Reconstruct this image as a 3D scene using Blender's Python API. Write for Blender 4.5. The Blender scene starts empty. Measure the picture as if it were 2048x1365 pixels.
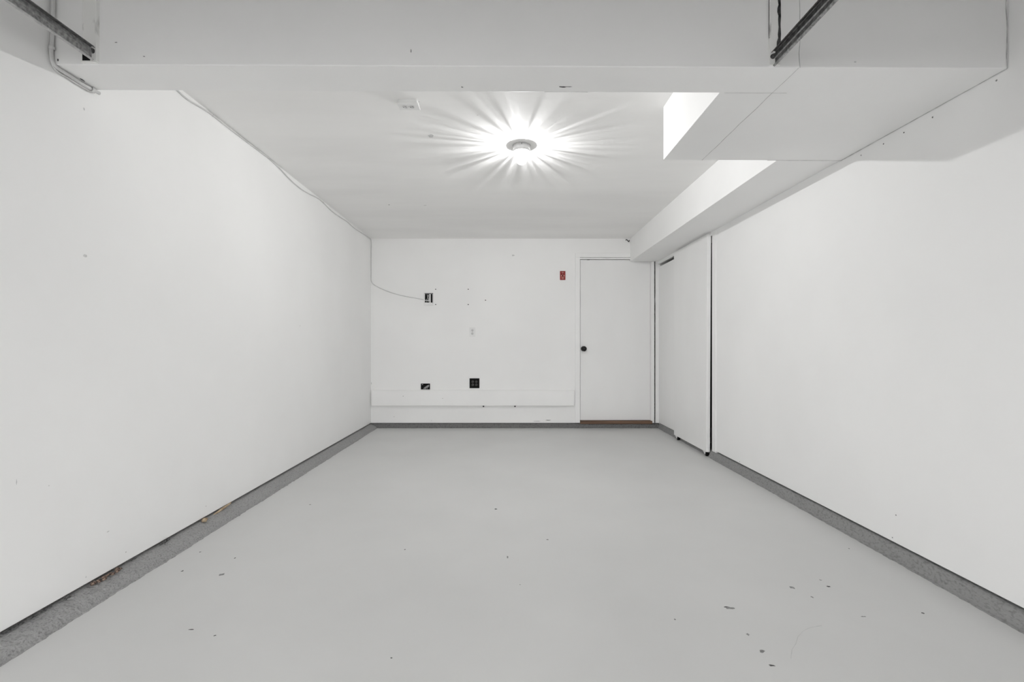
import bpy, bmesh, math, random
from mathutils import Vector, Matrix, noise

random.seed(7)
scene = bpy.context.scene
C = scene.collection

# ------------------------------------------------------------------ camera, world, exposure
F = 940.0                      # focal length in pixels of the 2048 x 1365 frame
VX, VY = 1017.0, 691.0         # vanishing point of the room's depth lines
CAM_H = 1.04
cam_d = bpy.data.cameras.new('camera')
cam_d.sensor_width = 36.0
cam_d.lens = F / 2048 * 36.0
cam_d.shift_x = (1024 - VX) / 2048
cam_d.shift_y = (VY - 682.5) / 2048
cam_d.clip_start = 0.02
cam = bpy.data.objects.new('camera', cam_d)
cam.location = (0, 0, CAM_H)
cam.rotation_euler = (math.pi / 2, 0, 0)
C.objects.link(cam)
scene.camera = cam

world = bpy.data.worlds.new('overcast_sky')
scene.world = world
world.use_nodes = True
bg = world.node_tree.nodes['Background']
bg.inputs['Color'].default_value = (1.0, 1.0, 1.0, 1)
bg.inputs['Strength'].default_value = 4.0

vs = scene.view_settings
vs.view_transform = 'Standard'
vs.look = 'None'
vs.gamma = 1.0
vs.use_curve_mapping = False
vs.exposure = 0.22
BULB_WATTS = 31.0
scene.cycles.diffuse_bounces = 10
scene.cycles.max_bounces = 14

# ------------------------------------------------------------------ room dimensions (metres)
XL, XR = -1.73, 1.89           # side wall faces
YB = 5.91                      # back wall face
YF = -1.0                      # front (garage door) wall
ZC = 2.391                     # ceiling of the bay at the lamp


def zc(y):                     # it drops a little towards the end wall
    return 2.394 - (y - 2.4) * .0035


ZC2 = 2.75                     # ceiling in front of the beam
K = F / YB                     # pixels per metre on the back wall


def bw(px, py):
    """pixel on the back wall -> x, z"""
    return (px - VX) / K, CAM_H - (py - VY) / K


# ------------------------------------------------------------------ materials
def new_mat(name):
    m = bpy.data.materials.new(name)
    m.use_nodes = True
    nt = m.node_tree
    b = nt.nodes['Principled BSDF']
    return m, nt, b


def noise_mat(name, c0, c1, scale=3.0, detail=4, rough=0.6, bump=0.0, bscale=60.0, spec=0.3, metal=0.0, lo=0.35, hi=0.65,
              stretch=(1, 1, 1), bdist=0.002):
    m, nt, b = new_mat(name)
    tc = nt.nodes.new('ShaderNodeTexCoord')
    mp = nt.nodes.new('ShaderNodeMapping')
    mp.inputs['Scale'].default_value = stretch
    nt.links.new(tc.outputs['Object'], mp.inputs['Vector'])
    n = nt.nodes.new('ShaderNodeTexNoise')
    n.inputs['Scale'].default_value = scale
    n.inputs['Detail'].default_value = detail
    nt.links.new(mp.outputs['Vector'], n.inputs['Vector'])
    r = nt.nodes.new('ShaderNodeValToRGB')
    r.color_ramp.elements[0].position = lo
    r.color_ramp.elements[1].position = hi
    r.color_ramp.elements[0].color = (*c0, 1)
    r.color_ramp.elements[1].color = (*c1, 1)
    nt.links.new(n.outputs['Fac'], r.inputs['Fac'])
    nt.links.new(r.outputs['Color'], b.inputs['Base Color'])
    b.inputs['Roughness'].default_value = rough
    b.inputs['Specular IOR Level'].default_value = spec
    b.inputs['Metallic'].default_value = metal
    if bump > 0:
        n2 = nt.nodes.new('ShaderNodeTexNoise')
        n2.inputs['Scale'].default_value = bscale
        n2.inputs['Detail'].default_value = 5
        nt.links.new(mp.outputs['Vector'], n2.inputs['Vector'])
        bp = nt.nodes.new('ShaderNodeBump')
        bp.inputs['Strength'].default_value = bump
        bp.inputs['Distance'].default_value = bdist
        nt.links.new(n2.outputs['Fac'], bp.inputs['Height'])
        nt.links.new(bp.outputs['Normal'], b.inputs['Normal'])
    return m


def g(v, t=(1, .9985, 0.993)):
    return (v * t[0], v * t[1], v * t[2])


M = {}
M['wall'] = noise_mat('white_wall_paint', g(.87), g(.90), 1.3, 5, .55, .15, 90, .25, bdist=.001)
M['ceiling'] = noise_mat('ceiling_paint', g(.87, (1, .995, .985)), g(.91, (1, .995, .985)), 2.2, 6, .7, .2, 70, .2, stretch=(.35, 1.6, 1), bdist=.001)
M['beam'] = noise_mat('beam_paint', g(.87), g(.90), 1.5, 5, .5, .1, 80, .3, bdist=.001)
M['trim'] = noise_mat('white_trim_paint', g(.87), g(.90), 2.5, 4, .4, .05, 60, .35, bdist=.001)
M['door'] = noise_mat('white_door_paint', g(.85), g(.88), 2.0, 4, .42, .08, 50, .3, stretch=(1, 1, .4), bdist=.001)
M['floor'] = noise_mat('grey_floor_paint', g(.60, (1, 1.001, .99)), g(.63, (1, 1.001, .99)), 1.6, 7, .38, .12, 45, .35, bdist=.001)
M['curb'] = noise_mat('shaded_concrete_left', g(.20), g(.35), 130, 9, .7, .9, 90, .25, bdist=.008, lo=.28, hi=.5)  # floor's own grey, darkened to carry the left curb's shade
M['curb_smooth'] = noise_mat('shaded_concrete_right', g(.17), g(.285), 110, 9, .7, .9, 80, .25, bdist=.007, lo=.26, hi=.52, stretch=(1, .6, 1))  # same concrete, darker again for shade on the right curb's face
M['curb_shaded'] = noise_mat('shaded_concrete_back', g(.09), g(.17), 60, 9, .7, .7, 60, .25, bdist=.005, lo=.26, hi=.52)  # same concrete at its darkest, shade of the back curb painted in
M['void'] = noise_mat('hollow_shade', g(.012), g(.03), 6, 3, .95, 0, 1, .05)  # near-black colour stands in for the dark inside hollows and gaps
M['steel'] = noise_mat('dull_galvanised_steel', g(.20), g(.42), 90, 8, .5, .2, 220, .5, metal=.35)
M['shaded_steel'] = noise_mat('shaded_track_steel', g(.05), g(.15), 60, 8, .5, .2, 220, .5, metal=.4)  # track steel darkened: shade of flange underside and web put into colour
M['steel_lip'] = noise_mat('pale_steel', g(.40), g(.55), 60, 5, .5, .1, 200, .4)  # paler steel tone for track lip, box ear and wire
M['bracket'] = noise_mat('stained_white_bracket_paint', g(.45, (1, .99, .96)), g(.84, (1, 1, .98)), 26, 8, .6, .2, 90, .3, lo=.28, hi=.42, stretch=(1, 1, .4))
M['grime'] = noise_mat('black_grime', g(.02), g(.10), 40, 6, .8)
M['plastic'] = noise_mat('white_plastic', g(.78), g(.82), 5, 2, .35, spec=.4)
M['plastic_grey'] = noise_mat('ivory_socket_plastic', g(.60), g(.66), 8, 2, .4, spec=.4)
M['slot'] = noise_mat('dark_slot', g(.03), g(.05), 5, 2, .7)
M['black'] = noise_mat('black_plastic', g(.004), g(.007), 8, 2, .6, spec=.12)
M['black_grey'] = noise_mat('dark_grey_plastic', g(.03), g(.06), 30, 2, .5, spec=.3)
M['red'] = noise_mat('red_painted_plate', (.22, .012, .012), (.30, .018, .016), 20, 2, .4, spec=.4)
M['red_dark'] = noise_mat('dark_red_toggle', (.10, .008, .008), (.14, .01, .01), 20, 2, .35, spec=.4)
M['print'] = noise_mat('pale_print', (.70, .50, .42), (.78, .58, .48), 20, 2, .6)
M['bronze'] = noise_mat('oil_rubbed_bronze', g(.012), g(.035), 30, 3, .33, metal=.5, spec=.5)
M['wood'] = noise_mat('brown_stained_wood', (.10, .06, .04), (.19, .115, .075), 7, 6, .6, .3, 40, .3, stretch=(.3, 4, 4))
M['chip_wood'] = noise_mat('bare_pine_chip', (.30, .21, .13), (.50, .40, .28), 30, 4, .7)
M['rust'] = noise_mat('rusty_crumb', (.04, .024, .02), (.30, .22, .175), 90, 5, .9, lo=.4, hi=.6)
M['cable'] = noise_mat('white_painted_cable', g(.60), g(.68), 20, 3, .45, spec=.35)
M['porcelain'] = noise_mat('grey_porcelain', g(.42), g(.48), 8, 2, .25, spec=.5)
M['grey_spot'] = noise_mat('worn_paint_spot', g(.16), g(.34), 90, 6, .6)
M['pale_spot'] = noise_mat('grey_wall_scuff', g(.55), g(.68), 70, 6, .6)
M['dark_spot'] = noise_mat('dark_chip_and_shade', g(.035), g(.14), 120, 5, .8)
M['seam'] = noise_mat('grey_hairline_crack', g(.42), g(.66), 25, 5, .8)
M['bare'] = noise_mat('unseen_board_toned_dark', g(.36, (1, .985, .97)), g(.44, (1, .985, .97)), 5, 5, .8)  # unseen front surfaces, colour chosen dark to dim the beam's front face
M['asphalt'] = noise_mat('driveway_asphalt', g(.20), g(.27), 30, 6, .9)

# ------------------------------------------------------------------ helpers


def link(name, me, mat, parent=None, loc=None):
    o = bpy.data.objects.new(name, me)
    C.objects.link(o)
    if mat is not None and len(me.materials) == 0:
        me.materials.append(M[mat] if isinstance(mat, str) else mat)
    if parent is not None:
        o.parent = parent
    if loc is not None:
        o.location = loc
    return o


def tag(o, label=None, cat=None, group=None, kind=None):
    if label: o['label'] = label
    if cat: o['category'] = cat
    if group: o['group'] = group
    if kind: o['kind'] = kind
    return o


def thing(name, label, cat, loc=(0, 0, 0), group=None):
    o = bpy.data.objects.new(name, None)
    o.empty_display_size = .05
    C.objects.link(o)
    o.location = loc
    return tag(o, label, cat, group)


def add_box(bm, x0, x1, y0, y1, z0, z1):
    vs_ = [bm.verts.new((x, y, z)) for x in (x0, x1) for y in (y0, y1) for z in (z0, z1)]
    idx = [(0, 1, 3, 2), (4, 6, 7, 5), (0, 4, 5, 1), (2, 3, 7, 6), (0, 2, 6, 4), (1, 5, 7, 3)]
    fs = [bm.faces.new([vs_[i] for i in f]) for f in idx]
    return vs_, fs


def finish(bm, name, mat, parent=None, loc=None, bevel=0.0, seg=2, smooth=False):
    bmesh.ops.recalc_face_normals(bm, faces=bm.faces)
    if bevel > 0:
        bmesh.ops.bevel(bm, geom=list(bm.edges), offset=bevel, segments=seg, profile=.5, affect='EDGES', clamp_overlap=True)
    me = bpy.data.meshes.new(name)
    bm.to_mesh(me)
    bm.free()
    if smooth:
        for p in me.polygons:
            p.use_smooth = True
    return link(name, me, mat, parent, loc)


def box(name, mat, b, parent=None, loc=None, bevel=0.0, seg=2):
    bm = bmesh.new()
    add_box(bm, *b)
    return finish(bm, name, mat, parent, loc, bevel, seg)


def boxes(name, mat, bs, parent=None, loc=None, bevel=0.0):
    bm = bmesh.new()
    for b in bs:
        add_box(bm, *b)
    return finish(bm, name, mat, parent, loc, bevel)


def lathe(name, mat, prof, parent=None, loc=None, axis='z', seg=40, smooth=True):
    """prof: list of (r, h) along the axis"""
    bm = bmesh.new()
    rings = []
    for r, h in prof:
        if r < 1e-6:
            p = (0, 0, h) if axis == 'z' else ((0, h, 0) if axis == 'y' else (h, 0, 0))
            rings.append([bm.verts.new(p)])
            continue
        ring = []
        for i in range(seg):
            a = 2 * math.pi * i / seg
            c, s = r * math.cos(a), r * math.sin(a)
            p = (c, s, h) if axis == 'z' else ((c, h, s) if axis == 'y' else (h, c, s))
            ring.append(bm.verts.new(p))
        rings.append(ring)
    for a, b in zip(rings, rings[1:]):
        if len(a) == 1 and len(b) == 1:
            continue
        if len(a) == 1:
            for i in range(seg):
                bm.faces.new((a[0], b[i], b[(i + 1) % seg]))
        elif len(b) == 1:
            for i in range(seg):
                bm.faces.new((a[i], a[(i + 1) % seg], b[0]))
        else:
            for i in range(seg):
                bm.faces.new((a[i], a[(i + 1) % seg], b[(i + 1) % seg], b[i]))
    o = finish(bm, name, mat, parent, loc)
    if smooth:
        for p in o.data.polygons:
            p.use_smooth = True
        o.data.set_sharp_from_angle(angle=math.radians(40))
    return o


def tube(name, mat, pts, r, parent=None, seg=8, loc=None, smooth_curve=True, sub=6):
    """round tube through pts (Catmull-Rom)"""
    P = [Vector(p) for p in pts]
    if smooth_curve and len(P) > 2:
        Q = []
        E = [P[0] * 2 - P[1]] + P + [P[-1] * 2 - P[-2]]
        for i in range(1, len(E) - 2):
            p0, p1, p2, p3 = E[i - 1], E[i], E[i + 1], E[i + 2]
            for k in range(sub):
                t = k / sub
                Q.append(.5 * ((2 * p1) + (p2 - p0) * t + (2 * p0 - 5 * p1 + 4 * p2 - p3) * t * t + (3 * p1 - p0 - 3 * p2 + p3) * t ** 3))
        Q.append(P[-1])
        P = Q
    bm = bmesh.new()
    rings = []
    up = Vector((0, 0, 1))
    prev = None
    for i, p in enumerate(P):
        d = (P[min(i + 1, len(P) - 1)] - P[max(i - 1, 0)]).normalized()
        if prev is None:
            n = d.cross(up if abs(d.z) < .9 else Vector((1, 0, 0))).normalized()
        else:
            n = (prev - d * prev.dot(d)).normalized()
        prev = n
        b = d.cross(n)
        rings.append([bm.verts.new(p + (n * math.cos(2 * math.pi * k / seg) + b * math.sin(2 * math.pi * k / seg)) * r) for k in range(seg)])
    for a, b in zip(rings, rings[1:]):
        for k in range(seg):
            bm.faces.new((a[k], a[(k + 1) % seg], b[(k + 1) % seg], b[k]))
    bm.faces.new(rings[0][::-1])
    bm.faces.new(rings[-1])
    return finish(bm, name, mat, parent, loc, smooth=True)


def strip_extrude(name, mat, prof, y0, y1, parent=None, th=.002):
    """open polyline profile (x, z) given a thickness and pulled along y"""
    n = len(prof)
    nor = []
    for i in range(n):
        a = Vector(prof[max(i - 1, 0)]); b = Vector(prof[min(i + 1, n - 1)])
        d = (b - a).normalized()
        nor.append(Vector((-d.y, d.x)))
    outer = [Vector(p) + q * th * .5 for p, q in zip(prof, nor)]
    inner = [Vector(p) - q * th * .5 for p, q in zip(prof, nor)]
    loop = outer + inner[::-1]
    bm = bmesh.new()
    A = [bm.verts.new((p.x, y0, p.y)) for p in loop]
    B = [bm.verts.new((p.x, y1, p.y)) for p in loop]
    m = len(loop)
    for i in range(m):
        bm.faces.new((A[i], A[(i + 1) % m], B[(i + 1) % m], B[i]))
    for i in range(n - 1):
        bm.faces.new((A[i], A[i + 1], A[m - 2 - i], A[m - 1 - i]))
        bm.faces.new((B[i], B[m - 1 - i], B[m - 2 - i], B[i + 1]))
    return finish(bm, name, mat, parent)


def blob(name, mat, c, u, v, su, sv, parent, h=.0008, n=9, seed=0, rough=.45):
    """thin irregular chip lying on a surface; u, v span the surface, the chip stands h proud"""
    rnd = random.Random(seed)
    c = Vector(c); u = Vector(u).normalized(); v = Vector(v).normalized()
    w = u.cross(v)
    bm = bmesh.new()
    ring, top = [], []
    for i in range(n):
        a = 2 * math.pi * i / n
        k = 1 - rough * rnd.random()
        p = c + u * math.cos(a) * su * k + v * math.sin(a) * sv * k
        ring.append(bm.verts.new(p - w * .001))
        top.append(bm.verts.new(c + (p - c) * .9 + w * h))
    for i in range(n):
        bm.faces.new((ring[i], ring[(i + 1) % n], top[(i + 1) % n], top[i]))
    bm.faces.new(top)
    bm.faces.new(ring[::-1])
    return finish(bm, name, mat, parent)


# ================================================================== THE SETTING
T = .16  # wall thickness
floor = box('floor', 'floor', (XL - T, XR + .9, YF - .16, YB + T, -.12, 0))
tag(floor, 'light grey glossy painted concrete floor with small chips', kind='structure')

# side and back walls: painted boards that end a little above the concrete curb
wall_left = boxes('wall_left', 'wall', [(XL - T, XL, YF - .16, YB + T, .063, ZC2),
                                        (XL - T, XL - .06, YF - .16, YB + T, 0, .07)])
tag(wall_left, 'long white painted wall on the left with a cable along its top', kind='structure')

OY0, OY1 = 4.365, YB - .03        # closet opening in the right wall
wall_right = boxes('wall_right', 'wall', [(XR, XR + T, YF - .16, OY0, .075, ZC2),
                                          (XR + .06, XR + T, YF - .16, OY0, 0, .08),
                                          (XR, XR + T, OY0, YB + T, 2.075, ZC2),
                                          (XR + .005, XR + T, OY1, YB + T, 0, 2.08)])
tag(wall_right, 'long white painted wall on the right under the soffit', kind='structure')

DX0, DX1 = bw(1160, 0)[0], bw(1302, 0)[0]
DZ0, DZ1 = bw(0, 842)[1], bw(0, 518.5)[1]
wall_back = boxes('wall_back', 'wall', [(XL - T, DX0, YB, YB + T, .0625, ZC + .02),
                                        (XL - T, XR + T, YB + .06, YB + T, 0, .07),
                                        (DX0, XR + T, YB, YB + T, DZ1 + .02, ZC + .02),
                                        (DX1 + .05, XR + T, YB, YB + T, .0625, DZ1 + .03),
                                        (DX0 - .02, DX1 + .06, YB + .07, YB + T, .05, DZ1 + .03)])
tag(wall_back, 'white painted end wall with the door and outlets', kind='structure')

bm = bmesh.new()
vv, ff = add_box(bm, XL - T, XR + T, 1.85, YB + T, 0, ZC + .2)
for v in vv:
    if v.co.z == 0:
        v.co.z = zc(v.co.y)
ceiling = finish(bm, 'ceiling', 'ceiling')
tag(ceiling, 'white painted ceiling above the lit bulb', kind='structure')
ceiling_front = boxes('ceiling', 'bare', [(XL - T, XR + T, YF - .16, 1.95, ZC2, ZC2 + .15)])
tag(ceiling_front, 'higher ceiling in front of the beam, over the door tracks', kind='structure')

# beam across the room (its underside drops a little to the right)
ZBL, ZBR = 2.104, 2.089


def zb(x):
    return ZBL + (ZBR - ZBL) * (x - XL) / (XR - XL)


YB0, YB1 = 1.78, 1.96
bm = bmesh.new()
vv, ff = add_box(bm, XL - .02, XR + .02, YB0, YB1, 0, ZC2 + .02)
for v in vv:
    if v.co.z == 0:
        v.co.z = zb(v.co.x)
beam = finish(bm, 'ceiling_beam', 'beam', bevel=.003)
tag(beam, 'wide white boxed beam crossing the room overhead', kind='structure')

# boxed duct behind the beam at the right, and the soffit that runs on from it to the end wall
YD = 2.67
XD = .88
bm = bmesh.new()
vv, ff = add_box(bm, XD, XR + .02, YB1 - .01, YD, 0, ZC + .02)
for v in vv:
    if v.co.z == 0:
        v.co.z = zb(v.co.x) + .0005
duct = finish(bm, 'duct_box', 'beam', bevel=.002)
tag(duct, 'white boxed-in duct joining the beam at the right', kind='structure')
XS = 1.53
soffit = box('soffit', 'beam', (XS, XR + .02, YD - .01, YB + .01, 2.094, ZC + .02), bevel=.002)
tag(soffit, 'long white soffit along the top of the right wall', kind='structure')

# front wall with the open garage doorway behind the camera
wall_front = boxes('wall_front', 'bare', [(XL - T, -1.55, YF - .16, YF, 0, ZC2), (1.0, XR + T, YF - .16, YF, 0, ZC2),
                                          (-1.55, 1.0, YF - .16, YF, 2.1, ZC2)])
tag(wall_front, 'unseen wall around the open garage doorway, toned dark to dim the beam', kind='structure')
drive = box('driveway', 'asphalt', (-14, 14, -26, YF - .16, -.14, -.02))
tag(drive, 'grey asphalt driveway outside the garage doorway', kind='structure')

# closet behind the sliding panels
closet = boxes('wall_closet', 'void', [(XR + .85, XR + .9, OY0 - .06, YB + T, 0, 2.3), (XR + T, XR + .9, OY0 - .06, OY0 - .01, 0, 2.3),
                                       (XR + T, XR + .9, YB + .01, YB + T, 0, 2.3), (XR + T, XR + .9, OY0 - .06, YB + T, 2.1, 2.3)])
tag(closet, 'inside of the closet behind the sliding panels, its dark painted on', kind='structure')


# ---- concrete curbs at the foot of the walls
def curb(name, mat, prof, y0, y1, ny, amp, freq, seed, to_world, label):
    """prof: (out, z) from behind the board to the floor; swept along the wall with rough displacement"""
    pts = []
    for (a, b), (c, d) in zip(prof, prof[1:]):
        k = max(1, int(math.hypot(c - a, d - b) / .008))
        for i in range(k):
            pts.append((a + (c - a) * i / k, b + (d - b) * i / k))
    pts.append(prof[-1])
    bm = bmesh.new()
    rows = []
    for j in range(ny + 1):
        y = y0 + (y1 - y0) * j / ny
        row = []
        for (o_, z_) in pts:
            q = Vector((o_ * 1.3 + seed, y, z_ * 1.3)) * freq
            big = noise.noise(Vector((seed, y * 2.3, 0))) * amp * 1.2 + noise.noise(Vector((seed, 7, y * 19))) * amp * .7
            d = noise.fractal(q, .9, 2.1, 4) * amp
            e = noise.noise(q * .35 + Vector((9, 3, 1))) * amp
            wgt = 1.0 if 0 < o_ else .3
            row.append(bm.verts.new(to_world(o_ + (d + e + big) * wgt, y, max(z_ + d * wgt * .8, -.006))))
        rows.append(row)
    for r0, r1 in zip(rows, rows[1:]):
        for i in range(len(pts) - 1):
            bm.faces.new((r0[i], r0[i + 1], r1[i + 1], r1[i]))
    o = finish(bm, name, mat, smooth=True)
    return tag(o, label, kind='structure')


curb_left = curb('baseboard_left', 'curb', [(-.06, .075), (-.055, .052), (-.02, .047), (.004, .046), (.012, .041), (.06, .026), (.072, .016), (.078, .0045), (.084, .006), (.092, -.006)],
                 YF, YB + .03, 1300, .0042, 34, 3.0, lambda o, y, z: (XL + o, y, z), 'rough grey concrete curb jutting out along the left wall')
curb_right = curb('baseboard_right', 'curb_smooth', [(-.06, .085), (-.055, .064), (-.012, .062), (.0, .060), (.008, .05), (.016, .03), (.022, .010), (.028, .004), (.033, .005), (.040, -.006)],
                  YF, OY0 + .01, 1000, .0032, 34, 8.0, lambda o, y, z: (XR - o, y, z), 'grey concrete curb along the foot of the right wall, darkened for shade')
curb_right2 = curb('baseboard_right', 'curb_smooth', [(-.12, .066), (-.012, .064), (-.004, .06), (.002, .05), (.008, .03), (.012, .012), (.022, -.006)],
                   OY0 + .01, YB + .03, 140, .003, 22, 5.0, lambda o, y, z: (XR - o, y, z), 'grey concrete curb under the closet panels, darkened for shade')
curb_back = curb('baseboard_back', 'curb_shaded', [(-.06, .06), (-.012, .057), (.0, .054), (.006, .045), (.012, .02), (.016, .006), (.028, -.006)],
                 XL - .02, XR + .02, 300, .003, 22, 12.0, lambda o, x, z: (x, YB - o, z), 'grey concrete curb along the end wall, darkened for shade')

# ---- door in the end wall
door = box('door_1', 'door', (DX0 + .006, DX1 - .003, YB + .024, YB + .062, DZ0 + .003, DZ1 - .006), bevel=.002)
tag(door, 'white flush door with a dark knob in the end wall', kind='structure')
kx, kz = bw(1167.5, 698)
knob = lathe('door_knob', 'bronze', [(0, -.002), (.033, -.002), (.033, -.008), (.026, -.012), (.013, -.016), (.012, -.030), (.020, -.036), (.030, -.046),
                                     (.033, -.056), (.030, -.065), (.022, -.069), (.020, -.067), (.012, -.071), (.006, -.071), (.005, -.074), (0, -.0745)],
             door, (kx, YB + .024, kz), axis='y')
tag(knob, 'dark bronze round knob')
box('strike_gap', 'slot', (DX0 + .095, DX0 + .125, YB + .020, YB + .026, DZ1 - .008, DZ1 - .004), door)
trim1 = thing('trim_1', 'white casing around the door in the end wall', None)
tag(trim1, kind='structure')
cx0 = bw(1150.5, 0)[0]
cz1 = bw(0, 507)[1]
cxr = bw(1308, 0)[0]
for nm, b in (('casing', (cx0, DX0 - .002, YB - .016, YB + .02, .066, DZ1 + .018)),
              ('casing', (cx0, XS + .01, YB - .016, YB + .02, DZ1 + .019, cz1)),
              ('casing', (DX1 + .002, cxr, YB - .016, YB + .02, .066, 2.092)),
              ('head_jamb', (DX0, DX1, YB - .002, YB + .055, DZ1, DZ1 + .016)),
              ('side_jamb', (DX1 - .001, DX1 + .004, YB + .004, YB + .066, .07, DZ1)),
              ('side_jamb', (DX0 - .006, DX0 + .0005, YB + .004, YB + .066, .07, DZ1))):
    box(nm, 'trim', b, trim1, bevel=.003 if nm == 'casing' else 0)
sill = box('threshold', 'wood', (DX0 + .001, DX1 + .012, YB - .022, YB + .06, .052, DZ0), bevel=.004)
tag(sill, 'brown wooden threshold under the white door', kind='structure')
# narrow filler board between door casing and corner, leaving a dark crack
trim2 = box('trim_2', 'trim', (bw(1310.3, 0)[0], XR + .006, YB - .014, YB + .02, .064, 2.094), bevel=.002)
tag(trim2, 'narrow white filler board in the corner right of the door', kind='structure')
bm = bmesh.new()
n = 60
xa = cxr - .001
A, B = [], []
for i in range(n + 1):
    z = .066 + (2.09 - .066) * i / n
    wv = .011 + .004 * noise.noise(Vector((0, 0, z * 9)))
    A.append(bm.verts.new((xa - .001, YB - .0145, z)))
    B.append(bm.verts.new((xa + wv, YB - .0148, z)))
for i in range(n):
    bm.faces.new((A[i], B[i], B[i + 1], A[i + 1]))
crack = finish(bm, 'crack', 'grime', trim2)

# ---- sliding closet panels in the right wall
PX0, PX1 = 1.842, 1.878
PY0, PY1 = 4.37, 5.235
pd = thing('door_2', 'white sliding closet panel standing on small black casters', None, (PX0, PY0, 0))
tag(pd, kind='structure')
bm = bmesh.new()
vv, ff = add_box(bm, 0, PX1 - PX0, 0, PY1 - PY0, .043, 2.066)
for v in vv:                      # the panel hangs a little out of square
    if v.co.y == 0 and v.co.z < 1:
        v.co.y = .009
    elif v.co.y == 0:
        v.co.y = -.0155
finish(bm, 'panel', 'door', pd, bevel=.003)
for yy in (.018, PY1 - PY0 - .11):
    w = lathe('caster', 'black', [(0, -.013), (.017, -.013), (.020, -.009), (.0205, 0), (.020, .009), (.017, .013), (0, .013)], pd,
              (.019, yy + .022, .0205), axis='x', seg=24)
    bm = bmesh.new()
    for x0, x1 in ((-.019, -.015), (.015, .019)):
        vs_ = [bm.verts.new(p) for p in ((x0, .004, -.003), (x0, .048, .024), (x0, -.014, .024), (x1, .004, -.003), (x1, .048, .024), (x1, -.014, .024))]
        for f in ((0, 1, 2), (3, 5, 4), (0, 3, 4, 1), (1, 4, 5, 2), (2, 5, 3, 0)):
            bm.faces.new([vs_[i] for i in f])
    add_box(bm, -.019, .019, -.016, .05, .0215, .0245)
    fk = finish(bm, 'fork', 'plastic', w)
    lathe('hub', 'black_grey', [(0, -.0135), (.008, -.0135), (.008, -.0125), (0, -.0125)], w, axis='x', seg=16)
fixed = box('door_3', 'door', (XR - .004, XR + .03, PY1 - .14, OY1 + .012, .068, 2.022), bevel=.002)
tag(fixed, 'white fixed closet panel between the corner and the sliding panel', kind='structure')
trk = box('trim_3', 'trim', (XR - .014, XR + .012, OY0 - .01, OY1 + .03, 2.056, 2.094), bevel=.002)
tag(trk, 'white head rail above the closet panels', kind='structure')
cas = box('trim_4', 'trim', (XR - .006, XR + .05, OY0 - .088, OY0 - .012, .06, 2.092), bevel=.002)
tag(cas, 'white vertical casing board beside the sliding closet panel', kind='structure')
box('gap_shade', 'void', (XR - .002, XR + .06, OY0 - .0115, OY0 + .004, .06, 2.08), cas)  # near-black strip painting the dark of the gap beside the panel

# ================================================================== OVERHEAD DOOR TRACKS
YT = 1.764


def track(side, xw, z0, z1, steel, label):
    s = -1 if side == 'l' else 1      # outward direction
    i_ = -s                           # towards the room's middle
    t = thing('door_track', label, 'door track', (xw, YT, z0))
    def R(px, pz):                    # profile point relative to root
        return (px, pz)
    H = z1 - z0
    web = strip_extrude('web', steel, [R(0, .006), R(0, H * .5), R(0, H)], YF + .05 - YT, 0, t, .003)
    fl = strip_extrude('top_flange', 'shaded_steel', [R(0, H), R(i_ * .004, H + .003), R(i_ * .012, H + .003), R(i_ * .017, H - .003)], YF + .05 - YT, -.004, t, .003)
    lip = strip_extrude('bottom_lip', 'steel_lip' if side == 'l' else 'steel', [R(0, .006), R(i_ * .001, .002), R(i_ * .004, 0), R(i_ * .007, .002), R(i_ * .008, .005)], YF + .05 - YT, 0, t, .003)
    rib = strip_extrude('rib', 'steel', [R(i_ * .001, H * .55), R(i_ * .004, H * .6), R(i_ * .001, H * .65)], YF + .05 - YT, 0, t, .002)
    # hanger straps up to the front ceiling
    for yy in (-.9, -2.2):
        box('hanger', 'steel', (-.002 + s * .003, .002 + s * .003, yy, yy + .03, H * .4, ZC2 - z0), t)
    return t


tl = track('l', -1.566, 2.110, 2.158, 'steel', 'grey steel overhead door track at upper left, running toward the viewer')
tr = track('r', 1.002, 2.088, 2.140, 'shaded_steel', 'steel overhead door track at upper right, darkened for shade, running toward the viewer')


def bolt(parent, loc):
    return lathe('bolt', 'grime', [(0, 0), (.009, 0), (.009, -.003), (.006, -.004), (.006, -.012), (.0045, -.013), (0, -.013)], parent, loc, axis='y', seg=12)


br = thing('track_bracket', 'stained white painted upright bracket on the beam at upper left', 'bracket', (-1.609, YB0, 2.105))
boxes('upright', 'bracket', [(0, .058, -.006, 0, .006, .62), (.054, .060, -.014, 0, .006, .5)], br, bevel=.001)
box('foot', 'bracket', (0, .058, -.014, 0, 0, .006), br, bevel=.001)
box('black_patch', 'void', (.001, .03, -.0068, -.0058, .0065, .04), br)  # flat near-black patch on the upright, no hole is cut
bolt(br, (.040, -.006, .046))
bl = bolt(br, (.033, -.006, .050))
br2 = thing('track_bracket', 'pale upright bracket with a black grime streak on the beam at upper right', 'bracket', (.985, YB0, 2.10))
boxes('upright', 'bracket', [(0, .040, -.006, 0, 0, .62), (0, .003, -.012, 0, .10, .62)], br2, bevel=.001)
# grime streak down the bracket's right edge
bm = bmesh.new()
A, B = [], []
for i in range(41):
    z = .03 + .56 * i / 40
    wv = .006 + .008 * abs(noise.noise(Vector((3, z * 22, 0)))) + (.006 if z < .1 else 0)
    A.append(bm.verts.new((.040 - wv, -.0068, z)))
    B.append(bm.verts.new((.0425 + .002 * noise.noise(Vector((7, z * 30, 0))), -.0066, z)))
for i in range(40):
    bm.faces.new((A[i], B[i], B[i + 1], A[i + 1]))
tag(finish(bm, 'grime_streak', 'grime', br2), 'black grime streak')
bolt(br2, (.012, -.006, .03))

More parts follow.
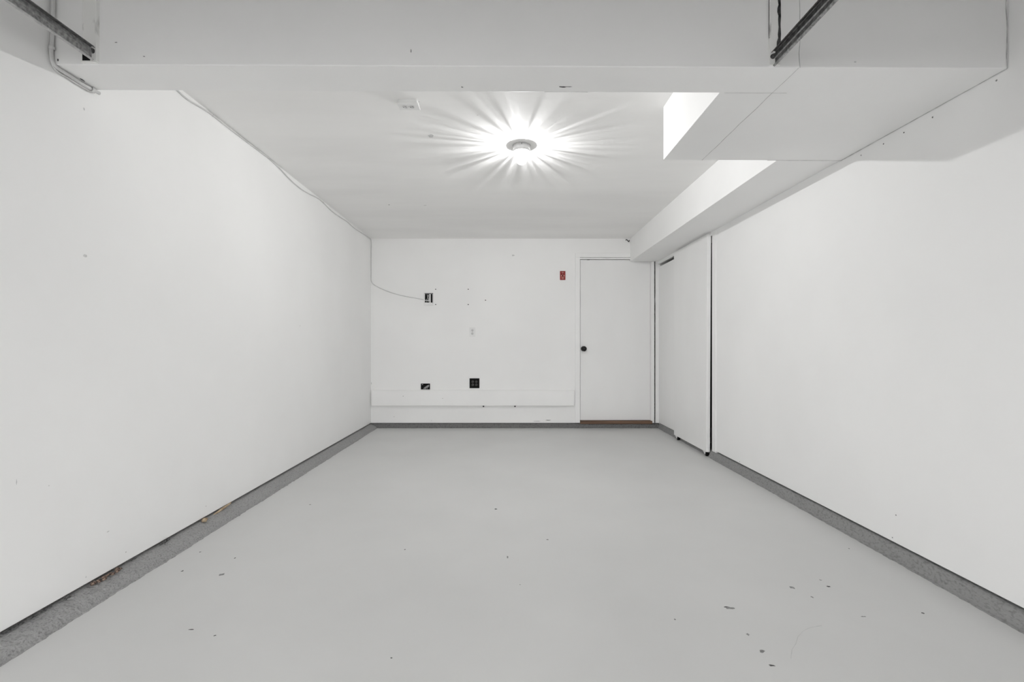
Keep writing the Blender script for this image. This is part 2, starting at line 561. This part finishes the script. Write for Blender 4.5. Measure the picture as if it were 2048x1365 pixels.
# ================================================================== CABLES
# fat painted cable down the beam's front at the left wall, round under the beam
cb = thing('conduit', 'white painted cable bent under the left end of the beam', 'cable', (XL, YB0, ZBL))
xx = .012
tube('run', 'cable', [(xx + .012, -.012, .6), (xx + .004, -.011, .2), (xx, -.011, .09), (xx - .003, -.011, .03), (xx + .002, -.004, -.004), (xx + .004, .03, -.010),
                      (xx + .003, .08, -.011), (xx + .004, .13, -.012), (xx + .008, .185, -.010)], .0066, cb)
tube('wire', 'cable', [(xx - .004, -.006, .6), (xx - .007, -.006, .2), (xx - .008, -.006, .05), (xx - .006, .004, -.012), (xx - .005, .06, -.018), (xx - .003, .12, -.02), (xx, .17, -.016)], .0035, cb)
lathe('clip', 'cable', [(.0085, -.006), (.0095, -.004), (.0095, .004), (.0085, .006)], cb, (xx - .001, -.011, .055), seg=16)
lathe('clip', 'cable', [(.009, -.008), (.0105, -.005), (.0105, .006), (.009, .008)], cb, (xx + .006, .155, -.012), axis='y', seg=16)
blob('chip', 'dark_spot', (xx + .012, -.0005, .016), (1, 0, 0), (0, 0, 1), .003, .007, cb, seed=4)
blob('chip', 'dark_spot', (xx + .012, .10, -.0008), (1, 0, 0), (0, -1, 0), .004, .016, cb, seed=5)


# thin cable along wall / ceiling corner, down the far corner and across to the open box
def on_left(px, py):
    """point on the left wall seen at that pixel"""
    d = XL * F / (px - VX)
    return (XL, d, CAM_H - (py - VY) * d / F)


pts = []
for px, py in ((338, 171), (351.6, 181), (365, 193.4), (376, 202), (392.7, 212), (409.4, 222), (424.7, 232.4), (441, 245.7), (459.5, 260), (480, 275.6), (504, 293.7),
               (525, 309), (536, 317), (558, 338), (573.4, 354.8), (588.7, 369.4), (602.7, 380.6), (618, 389.6), (634.7, 398), (645.8, 407), (662.5, 423.8), (679, 435.6),
               (693, 444.6), (708.5, 458.5), (725, 469), (736, 476.6)):
    p = on_left(px, py - 1.2)
    pts.append((p[0] + .0046, p[1], min(p[2], zc(p[1]) - .005)))
pts += [(XL + .006, YB - .010, zc(YB) - .03), (XL + .006, YB - .006, zc(YB) - .2), (XL + .004, YB - .006, bw(742, 545)[1])]
for px, py in ((742.5, 562), (750, 571), (768, 580), (790, 588), (815, 594), (838, 598), (851, 601)):
    x, z = bw(px, py)
    pts.append((x, YB - .006, z))
cab = tube('cable', 'cable', pts, .0046, seg=6, sub=5)
tag(cab, 'thin white cable from the ceiling edge down to the open wall box', 'cable')
for (i, nm) in ((6, 'staple'), (13, 'staple'), (19, 'staple')):
    p = pts[i]
    box('staple', 'cable', (XL, XL + .010, p[1] - .004, p[1] + .004, p[2] - .006, p[2] + .006), cab, bevel=.002)

# hairline joints on beam and duct
def line_tube(name, pts, r, parent, mat='seam'):
    return tube(name, mat, pts, r, parent, seg=5, smooth_curve=False)


def wob(a, b, n, amp, seed):
    a, b = Vector(a), Vector(b)
    out = []
    for i in range(n + 1):
        t = i / n
        p = a.lerp(b, t)
        out.append(p + Vector((noise.noise(Vector((seed, t * 7, 0))), noise.noise(Vector((seed, 5, t * 7))) * .3, noise.noise(Vector((seed + 4, t * 7, 2))) * .3)) * amp)
    return out


XJ = 1.10
line_tube('joint', [(p.x, YB0 - .0002, p.z) for p in wob((XJ, 0, ZC2), (XJ + .004, 0, zb(XJ)), 24, .005, 1)], .0013, beam)
line_tube('joint', [(p.x, p.y, zb(p.x) + .0002) for p in wob((XJ, YB0 + .002, 0), (XJ, YD, 0), 24, .006, 2)], .0013, duct)
line_tube('joint', [(p.x, YB0 - .001, p.z) for p in wob((XR - .006, 0, ZC2), (XR - .003, 0, zb(XR)), 30, .004, 3)], .0018, beam)
line_tube('joint', [(XR - .003, p.y, zb(XR) - .0005) for p in wob((0, YB0, 0), (0, YD, 0), 10, .004, 4)], .0017, duct)
line_tube('joint', [(p.x, YD - .002, zb(p.x) - .0003) for p in wob((1.47, 0, 0), (XR, 0, 0), 10, .003, 6)], .0012, duct)
line_tube('joint', [(p.x, YB1 - .002, zb(p.x) + .0001) for p in wob((.15, 0, 0), (.33, 0, 0), 10, .003, 9)], .001, beam)
line_tube('joint', [(p.x, YB1, zb(p.x) + .0001) for p in wob((.9, 0, 0), (1.16, 0, 0), 14, .006, 11)], .0007, duct)
# chips on beam
def under(px, py):
    z = 2.097
    d = (z - CAM_H) * F / (VY - py)
    x = (px - VX) * d / F
    return (x, d, zb(x))
def front(px, py):
    d = YB0
    return ((px - VX) * d / F, d, CAM_H + (VY - py) * d / F)
for k, (px, py, su, sv, mt) in enumerate(((1125, 173.3, .022, .006, 'dark_spot'), (924, 174.5, .006, .005, 'grey_spot'), (1137, 173, .02, .002, 'dark_spot'))):
    blob('paint_chip', mt, under(px, py), (1, 0, 0), (0, -1, 0), su, sv, beam, seed=k + 20, n=11)
for k, (px, py, su, sv, mt) in enumerate(((822, 102, .0022, .008, 'dark_spot'), (232, 85, .007, .002, 'grey_spot'), (288, 113, .006, .002, 'grey_spot'), (1710, 124, .006, .003, 'pale_spot'))):
    blob('paint_chip', mt, front(px, py), (1, 0, 0), (0, 0, 1), su, sv, beam, seed=k + 40)

# ================================================================== CEILING LAMP
LX, LY = (1043 - VX) / F * 3.18, 3.18
lamp = thing('ceiling_lamp', 'bare lit bulb in a white porcelain holder on the ceiling', 'lamp', (LX, LY, zc(LY)))
lathe('holder', 'porcelain', [(0, 0), (.061, 0), (.061, -.004), (.0585, -.006), (.0595, -.020), (.0595, -.040), (.057, -.044), (.030, -.045), (.026, -.050), (.021, -.052), (.021, -.040), (0, -.040)], lamp)
box('slot', 'slot', (-.0018, .0018, -.061, -.056, -.014, -.004), lamp)
lathe('base', 'porcelain', [(0, -.042), (.018, -.042), (.018, -.052), (0, -.054)], lamp, seg=24)
mb = bpy.data.materials.new('lit_frosted_bulb')
mb.use_nodes = True
nt = mb.node_tree
for nd in list(nt.nodes):
    nt.nodes.remove(nd)
out = nt.nodes.new('ShaderNodeOutputMaterial')
mix = nt.nodes.new('ShaderNodeAddShader')
tr_ = nt.nodes.new('ShaderNodeBsdfTransparent')
em = nt.nodes.new('ShaderNodeEmission')
em.inputs['Strength'].default_value = 1.1
nt.links.new(tr_.outputs[0], mix.inputs[0])
nt.links.new(em.outputs[0], mix.inputs[1])
nt.links.new(mix.outputs[0], out.inputs['Surface'])
prof = [(.016, -.048), (.018, -.052)]
for i in range(1, 15):
    a = math.radians(28 + (180 - 28) * i / 14)
    prof.append((.039 * math.sin(a) if i < 14 else 0, -.090 + .039 * math.cos(a)))
bulb = lathe('bulb', mb, prof, lamp)
tag(bulb, 'glowing white glass bulb')
ld = bpy.data.lights.new('bulb_light', 'POINT')
ld.energy = BULB_WATTS
ld.shadow_soft_size = .006
ld.use_nodes = True
nt = ld.node_tree
em = nt.nodes['Emission']
geo = nt.nodes.new('ShaderNodeNewGeometry')
sep = nt.nodes.new('ShaderNodeSeparateXYZ')
nt.links.new(geo.outputs['Incoming'], sep.inputs[0])
comb = nt.nodes.new('ShaderNodeCombineXYZ')
nt.links.new(sep.outputs['X'], comb.inputs['X'])
nt.links.new(sep.outputs['Y'], comb.inputs['Y'])
nrm = nt.nodes.new('ShaderNodeVectorMath')
nrm.operation = 'NORMALIZE'
nt.links.new(comb.outputs[0], nrm.inputs[0])
ns = nt.nodes.new('ShaderNodeTexNoise')          # streaks the bulb's glass throws on the ceiling
ns.inputs['Scale'].default_value = 8.5
ns.inputs['Detail'].default_value = 2.5
nt.links.new(nrm.outputs[0], ns.inputs['Vector'])
mr = nt.nodes.new('ShaderNodeMapRange')
mr.inputs['From Min'].default_value = .35
mr.inputs['From Max'].default_value = .68
mr.inputs['To Min'].default_value = .05
mr.inputs['To Max'].default_value = .46
nt.links.new(ns.outputs['Fac'], mr.inputs['Value'])
up = nt.nodes.new('ShaderNodeMapRange')
up.interpolation_type = 'SMOOTHSTEP'
up.inputs['From Min'].default_value = .03
up.inputs['From Max'].default_value = .16
nt.links.new(sep.outputs['Z'], up.inputs['Value'])
mx = nt.nodes.new('ShaderNodeMix')
mx.data_type = 'FLOAT'
mx.inputs[2].default_value = 1.0
nt.links.new(up.outputs[0], mx.inputs[0])
nt.links.new(mr.outputs[0], mx.inputs[3])
nt.links.new(mx.outputs[0], em.inputs['Strength'])
lo = bpy.data.objects.new('bulb_light', ld)
C.objects.link(lo)
lo.parent = lamp
lo.location = (0, 0, -.090)

# ================================================================== WALL AND CEILING FITTINGS


def duplex(t, plate_mat, sock_mat, flip=None, cx=0.0):
    """two sockets on a plate whose front faces -y; returns nothing"""
    for zz in (.0195, -.0195):
        s = lathe('socket', sock_mat, [(0, -.0075), (.0155, -.0075), (.0165, -.0068), (.0165, -.004), (0, -.004)], t, (cx, 0, zz), axis='y', seg=24)
        boxes('slots', 'slot', [(-.0068, -.0046, -.0079, -.0070, -.001, .007), (.0046, .0068, -.0079, -.0070, 0, .007), (-.002, .002, -.0079, -.0070, -.0105, -.0065)], s)
    lathe('screw', sock_mat, [(0, -.0075), (.003, -.007), (.0035, -.005), (0, -.005)], t, (cx, 0, 0), axis='y', seg=12)


x, z = bw(945, 664.5)
o = thing('wall_outlet', 'small white duplex outlet in the middle of the end wall', 'outlet', (x, YB, z))
box('plate', 'plastic', (-.037, .037, -.006, 0, -.058, .058), o, bevel=.002)
duplex(o, 'plastic', 'plastic_grey')

x, z = bw(949, 767)
o = thing('black_outlet', 'square black double outlet just above the white board', 'outlet', (x, YB, z))
box('plate', 'black', (-.062, .062, -.006, 0, -.062, .062), o, bevel=.002)
for cx in (-.023, .023):
    duplex(o, 'black', 'black_grey', cx=cx)

x, z = bw(1125.3, 551.5)
o = thing('emergency_switch', 'red switch plate with pale lettering beside the door', 'switch', (x, YB, z))
box('plate', 'red', (-.034, .034, -.007, 0, -.056, .056), o, bevel=.002)
sw = box('toggle', 'red_dark', (-.006, .006, -.018, -.006, -.012, .012), o, bevel=.002)
tag(sw, 'dark red toggle')
for nm, b in (('print_line', (-.012, .012, -.0076, -.0068, .036, .041)), ('print_line', (-.016, .016, -.0076, -.0068, -.026, -.022)),
              ('print_line', (-.013, .013, -.0076, -.0068, -.042, -.038)), ('print_line', (-.0025, .0025, -.0076, -.0068, .013, .024)),
              ('print_line', (-.02, -.012, -.0076, -.0068, -.01, .004)), ('print_line', (.012, .02, -.0076, -.0068, -.01, .004))):
    box(nm, 'print', b, o)

# open white low-voltage box with dark cells
x, z = bw(857.3, 598.5)
o = thing('wall_box', 'open white cable box on the end wall with wires inside', 'junction box', (x, YB, z))
w2, h2 = .062, .080
boxes('frame', 'plastic', [(-w2, -w2 + .016, -.012, 0, -h2, h2), (w2 - .010, w2, -.012, 0, -h2, h2), (-w2 + .015, w2 - .009, -.012, 0, h2 - .018, h2),
                           (-w2 + .015, w2 - .009, -.012, 0, -h2, -h2 + .034), (.010, .026, -.010, 0, -h2 + .03, h2 - .016)], o, bevel=.001)
box('back', 'void', (-w2 + .012, w2 - .006, -.003, -.0005, -h2 + .03, h2 - .014), o)
box('shade_strip', 'dark_spot', (-w2 + .014, w2 - .004, -.0128, -.0118, h2 - .017, h2 - .008), o)  # dark strip painting shade along the box's top edge
box('side_lip', 'pale_spot', (w2 - .012, w2 - .002, -.0135, -.0118, -h2 + .02, h2 - .016), o)
box('bar', 'plastic', (-w2 + .014, .012, -.009, -.004, -.020, -.014), o)
tube('wire', 'cable', [(-.030, -.006, -.045), (-.022, -.008, -.01), (-.012, -.008, .02), (-.018, -.006, .055)], .0022, o, seg=6)
tube('wire', 'plastic_grey', [(-.004, -.006, .05), (-.010, -.009, .02), (.004, -.008, -.008), (-.006, -.006, -.04)], .0025, o, seg=6)
tube('wire', 'plastic_grey', [(.004, -.006, .055), (.0, -.008, .035), (.006, -.008, .01), (-.012, -.006, -.03)], .002, o, seg=6)

# open black metal box half hidden behind the board
x, z = bw(851, 773)
o = thing('black_box', 'open black metal junction box above the left part of the board', 'junction box', (x, YB, z))
boxes('shell', 'black', [(-.056, -.052, -.012, 0, -.04, .034), (.052, .056, -.012, 0, -.04, .034), (-.056, .056, -.012, 0, .030, .034), (-.056, .056, -.003, 0, -.04, .034)], o)
box('ear', 'steel_lip', (-.044, -.030, -.012, -.004, .018, .026), o)
bm = bmesh.new()
vs_ = [bm.verts.new(p) for p in ((-.012, -.004, -.012), (.044, -.010, .022), (.048, -.010, .008), (.006, -.006, -.034), (-.030, -.004, -.032))]
bm.faces.new(vs_)
bmesh.ops.solidify(bm, geom=bm.faces[:], thickness=.0015)
finish(bm, 'metal_flap', 'steel', o)
tube('wire', 'steel_lip', [(.024, -.009, -.03), (.036, -.012, -.01), (.046, -.010, .004)], .002, o, seg=6)

# board on the wall
bx0, bz1 = bw(745.5, 780.5)
bx1, bz0 = bw(1147.5, 811)
o = box('wall_board', 'trim', (bx0, bx1, YB - .052, YB - .001, bz0, bz1), bevel=.003)
tag(o, 'long white painted board fixed low across the end wall', 'board')
for px in (967, 1030):
    x, _ = bw(px, 0)
    lathe('screw_tip', 'grime', [(0, .006), (.010, .006), (.010, -.012), (.006, -.016), (0, -.016)], o, (x, YB - .016, bz0 - .004), seg=10)
for k, (px, py) in enumerate(((886.5, 796.5), (808, 792))):
    x, z = bw(px, py)
    blob('nail_hole', 'grey_spot', (x, YB - .0525, z), (1, 0, 0), (0, 0, 1), .006, .005, o, seed=70 + k)

# screw holes and scuffs in the end wall
for k, (px, py) in enumerate(((871.3, 579), (936.5, 579), (871.3, 609.5), (936.5, 609.5), (971, 601))):
    x, z = bw(px, py)
    blob('screw_hole', 'dark_spot', (x, YB, z), (1, 0, 0), (0, 0, 1), .0085, .0085, wall_back, h=.0004, rough=.2, seed=k)
for k, (px, py, su, sv, mt) in enumerate(((1026, 511, .022, .013, 'pale_spot'), (788, 834, .008, .008, 'pale_spot'), (863, 842, .004, .012, 'pale_spot'), (1075, 843, .06, .006, 'pale_spot'),
                                          (1096, 841, .05, .005, 'grey_spot'), (742.8, 767, .006, .02, 'pale_spot'))):
    x, z = bw(px, py)
    blob('scuff', mt, (x, YB, z), (1, 0, 0), (0, 0, 1), su, sv, wall_back, h=.0005, n=14, seed=k + 90)
# small dark hook in the corner below the ceiling
x, z = bw(1255, 482.5)
o = thing('cup_hook', 'tiny dark hook in the corner under ceiling and soffit', 'hook', (x, YB, z))
tube('shank', 'grime', [(-.02, 0, .012), (-.02, -.03, .012), (-.016, -.045, .004)], .005, o, seg=6)
tube('bend', 'grime', [(-.016, -.045, .004), (-.006, -.05, -.012), (.006, -.045, -.016), (.012, -.04, .004)], .005, o, seg=6)

# ceiling outlet on a surface box
OX, OY = (818 - VX) / F * 2.62, 2.615
o = thing('ceiling_outlet', 'white surface-mounted duplex outlet on the ceiling left of the bulb', 'outlet', (OX, OY, zc(OY)))
box('back_box', 'plastic', (-.052, .052, -.034, .034, -.020, 0), o, bevel=.002)
box('plate', 'plastic', (-.058, .058, -.037, .037, -.026, -.020), o, bevel=.002)
for xx_ in (-.0195, .0195):
    s = lathe('socket', 'plastic_grey', [(0, -.0275), (.0150, -.0275), (.0165, -.0268), (.0165, -.025), (0, -.025)], o, (xx_, 0, 0), seg=24)
    boxes('slots', 'slot', [(-.002, .008, -.0075, -.0045, -.0279, -.0270), (0, .008, .0045, .0075, -.0279, -.0270), (-.0115, -.0065, -.0025, .0025, -.0279, -.0270)], s)
lathe('screw', 'plastic_grey', [(0, -.0277), (.003, -.0275), (.0035, -.0255), (0, -.0255)], o, seg=12)

# ceiling specks
def on_ceil(px, py):
    d = (ZC - CAM_H) * F / (VY - py)
    return ((px - VX) * d / F, d, zc(d))
for k, (px, py, su, sv) in enumerate(((838, 204.5, .006, .006), (955, 231, .008, .004), (778, 409, .012, .012), (850, 410, .02, .01), (862, 272, .03, .03))):
    blob('speck', 'pale_spot' if k != 2 else 'grey_spot', on_ceil(px, py), (1, 0, 0), (0, -1, 0), su, sv, ceiling, h=.0004, seed=k + 120)

# ================================================================== FLOOR WEAR AND CURB DEBRIS
def on_floor(px, py):
    d = CAM_H * F / (py - VY)
    return ((px - VX) * d / F, d, 0.0)


marks = [(1460, 1217, .016, .006, 'grey_spot'), (1452, 1215, .012, .003, 'dark_spot'), (1584, 1176, .014, .008, 'grey_spot'), (1641, 1161, .006, .005, 'grey_spot'),
         (1657, 1174, .008, .005, 'dark_spot'), (1624, 1195, .006, .006, 'grey_spot'), (1523, 1303, .010, .008, 'grey_spot'), (1544, 1332, .010, .004, 'dark_spot'),
         (1496, 1270, .006, .006, 'grey_spot'), (1727, 1234, .010, .003, 'grey_spot'), (1846, 1227, .005, .004, 'dark_spot'), (443, 1150, .016, .010, 'grey_spot'),
         (365, 1143, .005, .006, 'dark_spot'), (382, 1260, .010, .002, 'dark_spot'), (430, 1272, .004, .003, 'dark_spot'), (992, 1019, .008, .008, 'dark_spot'),
         (470, 1117, .004, .006, 'dark_spot'), (810, 1100, .005, .005, 'grey_spot'), (1015, 1115, .004, .012, 'grey_spot'), (1095, 1080, .006, .005, 'grey_spot'),
         (1350, 1240, .004, .004, 'grey_spot'), (620, 1010, .006, .006, 'grey_spot'), (1500, 1090, .004, .005, 'pale_spot'), (1698, 1098, .004, .004, 'dark_spot'),
         (400, 1105, .005, .004, 'grey_spot'), (316, 1108, .007, .005, 'grey_spot'), (783, 1317, .004, .003, 'dark_spot'), (1040, 1170, .003, .003, 'grey_spot')]
for k, (px, py, su, sv, mt) in enumerate(marks):
    blob('paint_chip', mt, on_floor(px, py), (1, 0, 0), (0, 1, 0), su * 1.35, sv * 1.7, floor, h=.0004, n=10, seed=k + 200, rough=.6)
cr = [on_floor(px, py) for px, py in ((1643, 1252), (1620, 1256), (1606, 1263), (1596, 1274), (1592, 1288), (1584, 1300), (1582, 1318))]
line_tube('crack', [(p[0], p[1], .0001) for p in cr], .0007, floor)

# debris between curb and wall board on the left
def on_curb(px, py, z=.05):
    d = (CAM_H - z) * F / (py - VY)
    return ((px - VX) * d / F, d, z)


def chunk(name, mat, loc, size, seed, label, cat, group=None):
    rnd = random.Random(seed)
    bm = bmesh.new()
    bmesh.ops.create_icosphere(bm, subdivisions=2, radius=1)
    for v in bm.verts:
        k = 1 + .35 * noise.noise(v.co * 1.6 + Vector((seed, 0, 0)))
        v.co = Vector((max(-.75, min(.75, v.co.x)) * size[0], max(-.8, min(.8, v.co.y)) * size[1], max(-.7, min(.7, v.co.z)) * size[2])) * k
    o = finish(bm, name, mat, loc=loc)
    o.rotation_euler = (rnd.uniform(-.2, .2), rnd.uniform(-.2, .2), rnd.uniform(-.15, .15))
    return tag(o, label, cat, group)


p = on_left(405, 1037)
chunk('wood_block', 'chip_wood', (XL + .012, p[1], .052), (.014, .022, .014), 1, 'small bare wood block on the left curb under the wall', 'wood chip')
p = on_left(441, 1017)
o = chunk('wood_splinter', 'chip_wood', (XL + .009, p[1], .055), (.006, .085, .009), 2, 'long bare wood splinter on the left curb under the wall', 'wood chip')
rnd = random.Random(5)
for k in range(16):
    px = 178 + 58 * k / 15
    p = on_left(px, 1265 - .5647 * px)
    chunk('rust_crumb', 'rust', (XL + .010 + rnd.uniform(-.004, .010), p[1] + rnd.uniform(-.006, .006), .052 + rnd.uniform(-.003, .004)), (rnd.uniform(.004, .008), rnd.uniform(.006, .014), rnd.uniform(.004, .008)),
          10 + k, 'rusty brown crumb in the heap on the left curb', 'debris', 'rusty crumbs on the left curb')
# dark broken gaps under the left wall board
for k, (px, wid, hh) in enumerate(((25, .06, .006), (70, .05, .006), (130, .025, .008), (328, .03, .012), (318, .014, .008), (262, .03, .004), (90, .03, .005))):
    p = on_left(px, 1265 - .5647 * px)
    blob('broken_gap', 'dark_spot', (XL + .009, p[1], .056), (0, 1, 0), (-.3, 0, .9), wid, hh, curb_left, h=.003, n=16, seed=300 + k, rough=.7)
# scuffs on the left wall
for k, (px, py, su, sv) in enumerate(((170, 512, .012, .010), (412, 1013, .006, .005), (172, 1155, .004, .005), (216, 1064, .010, .003), (33, 965, .002, .012), (600, 652, .006, .006), (252, 1105, .004, .004), (168, 218, .005, .008), (98, 972, .003, .003))):
    p = on_left(px, py)
    blob('scuff', 'pale_spot', p, (0, 1, 0), (0, 0, 1), su, sv, wall_left, h=.0004, seed=k + 400)
# holes along the right wall by the duct
for k, (px, py) in enumerate(((1865, 235), (1808, 265), (1767, 288), (1722, 311), (1993, 161), (1785, 1076), (1792, 1031), (1479, 924))):
    d = XR * F / (px - VX)
    blob('nail_hole', 'dark_spot' if k in (1, 2) else 'grey_spot', (XR, d, CAM_H - (py - VY) * d / F), (0, -1, 0), (0, 0, 1), .005, .005, wall_right, h=.0004, seed=k + 430)
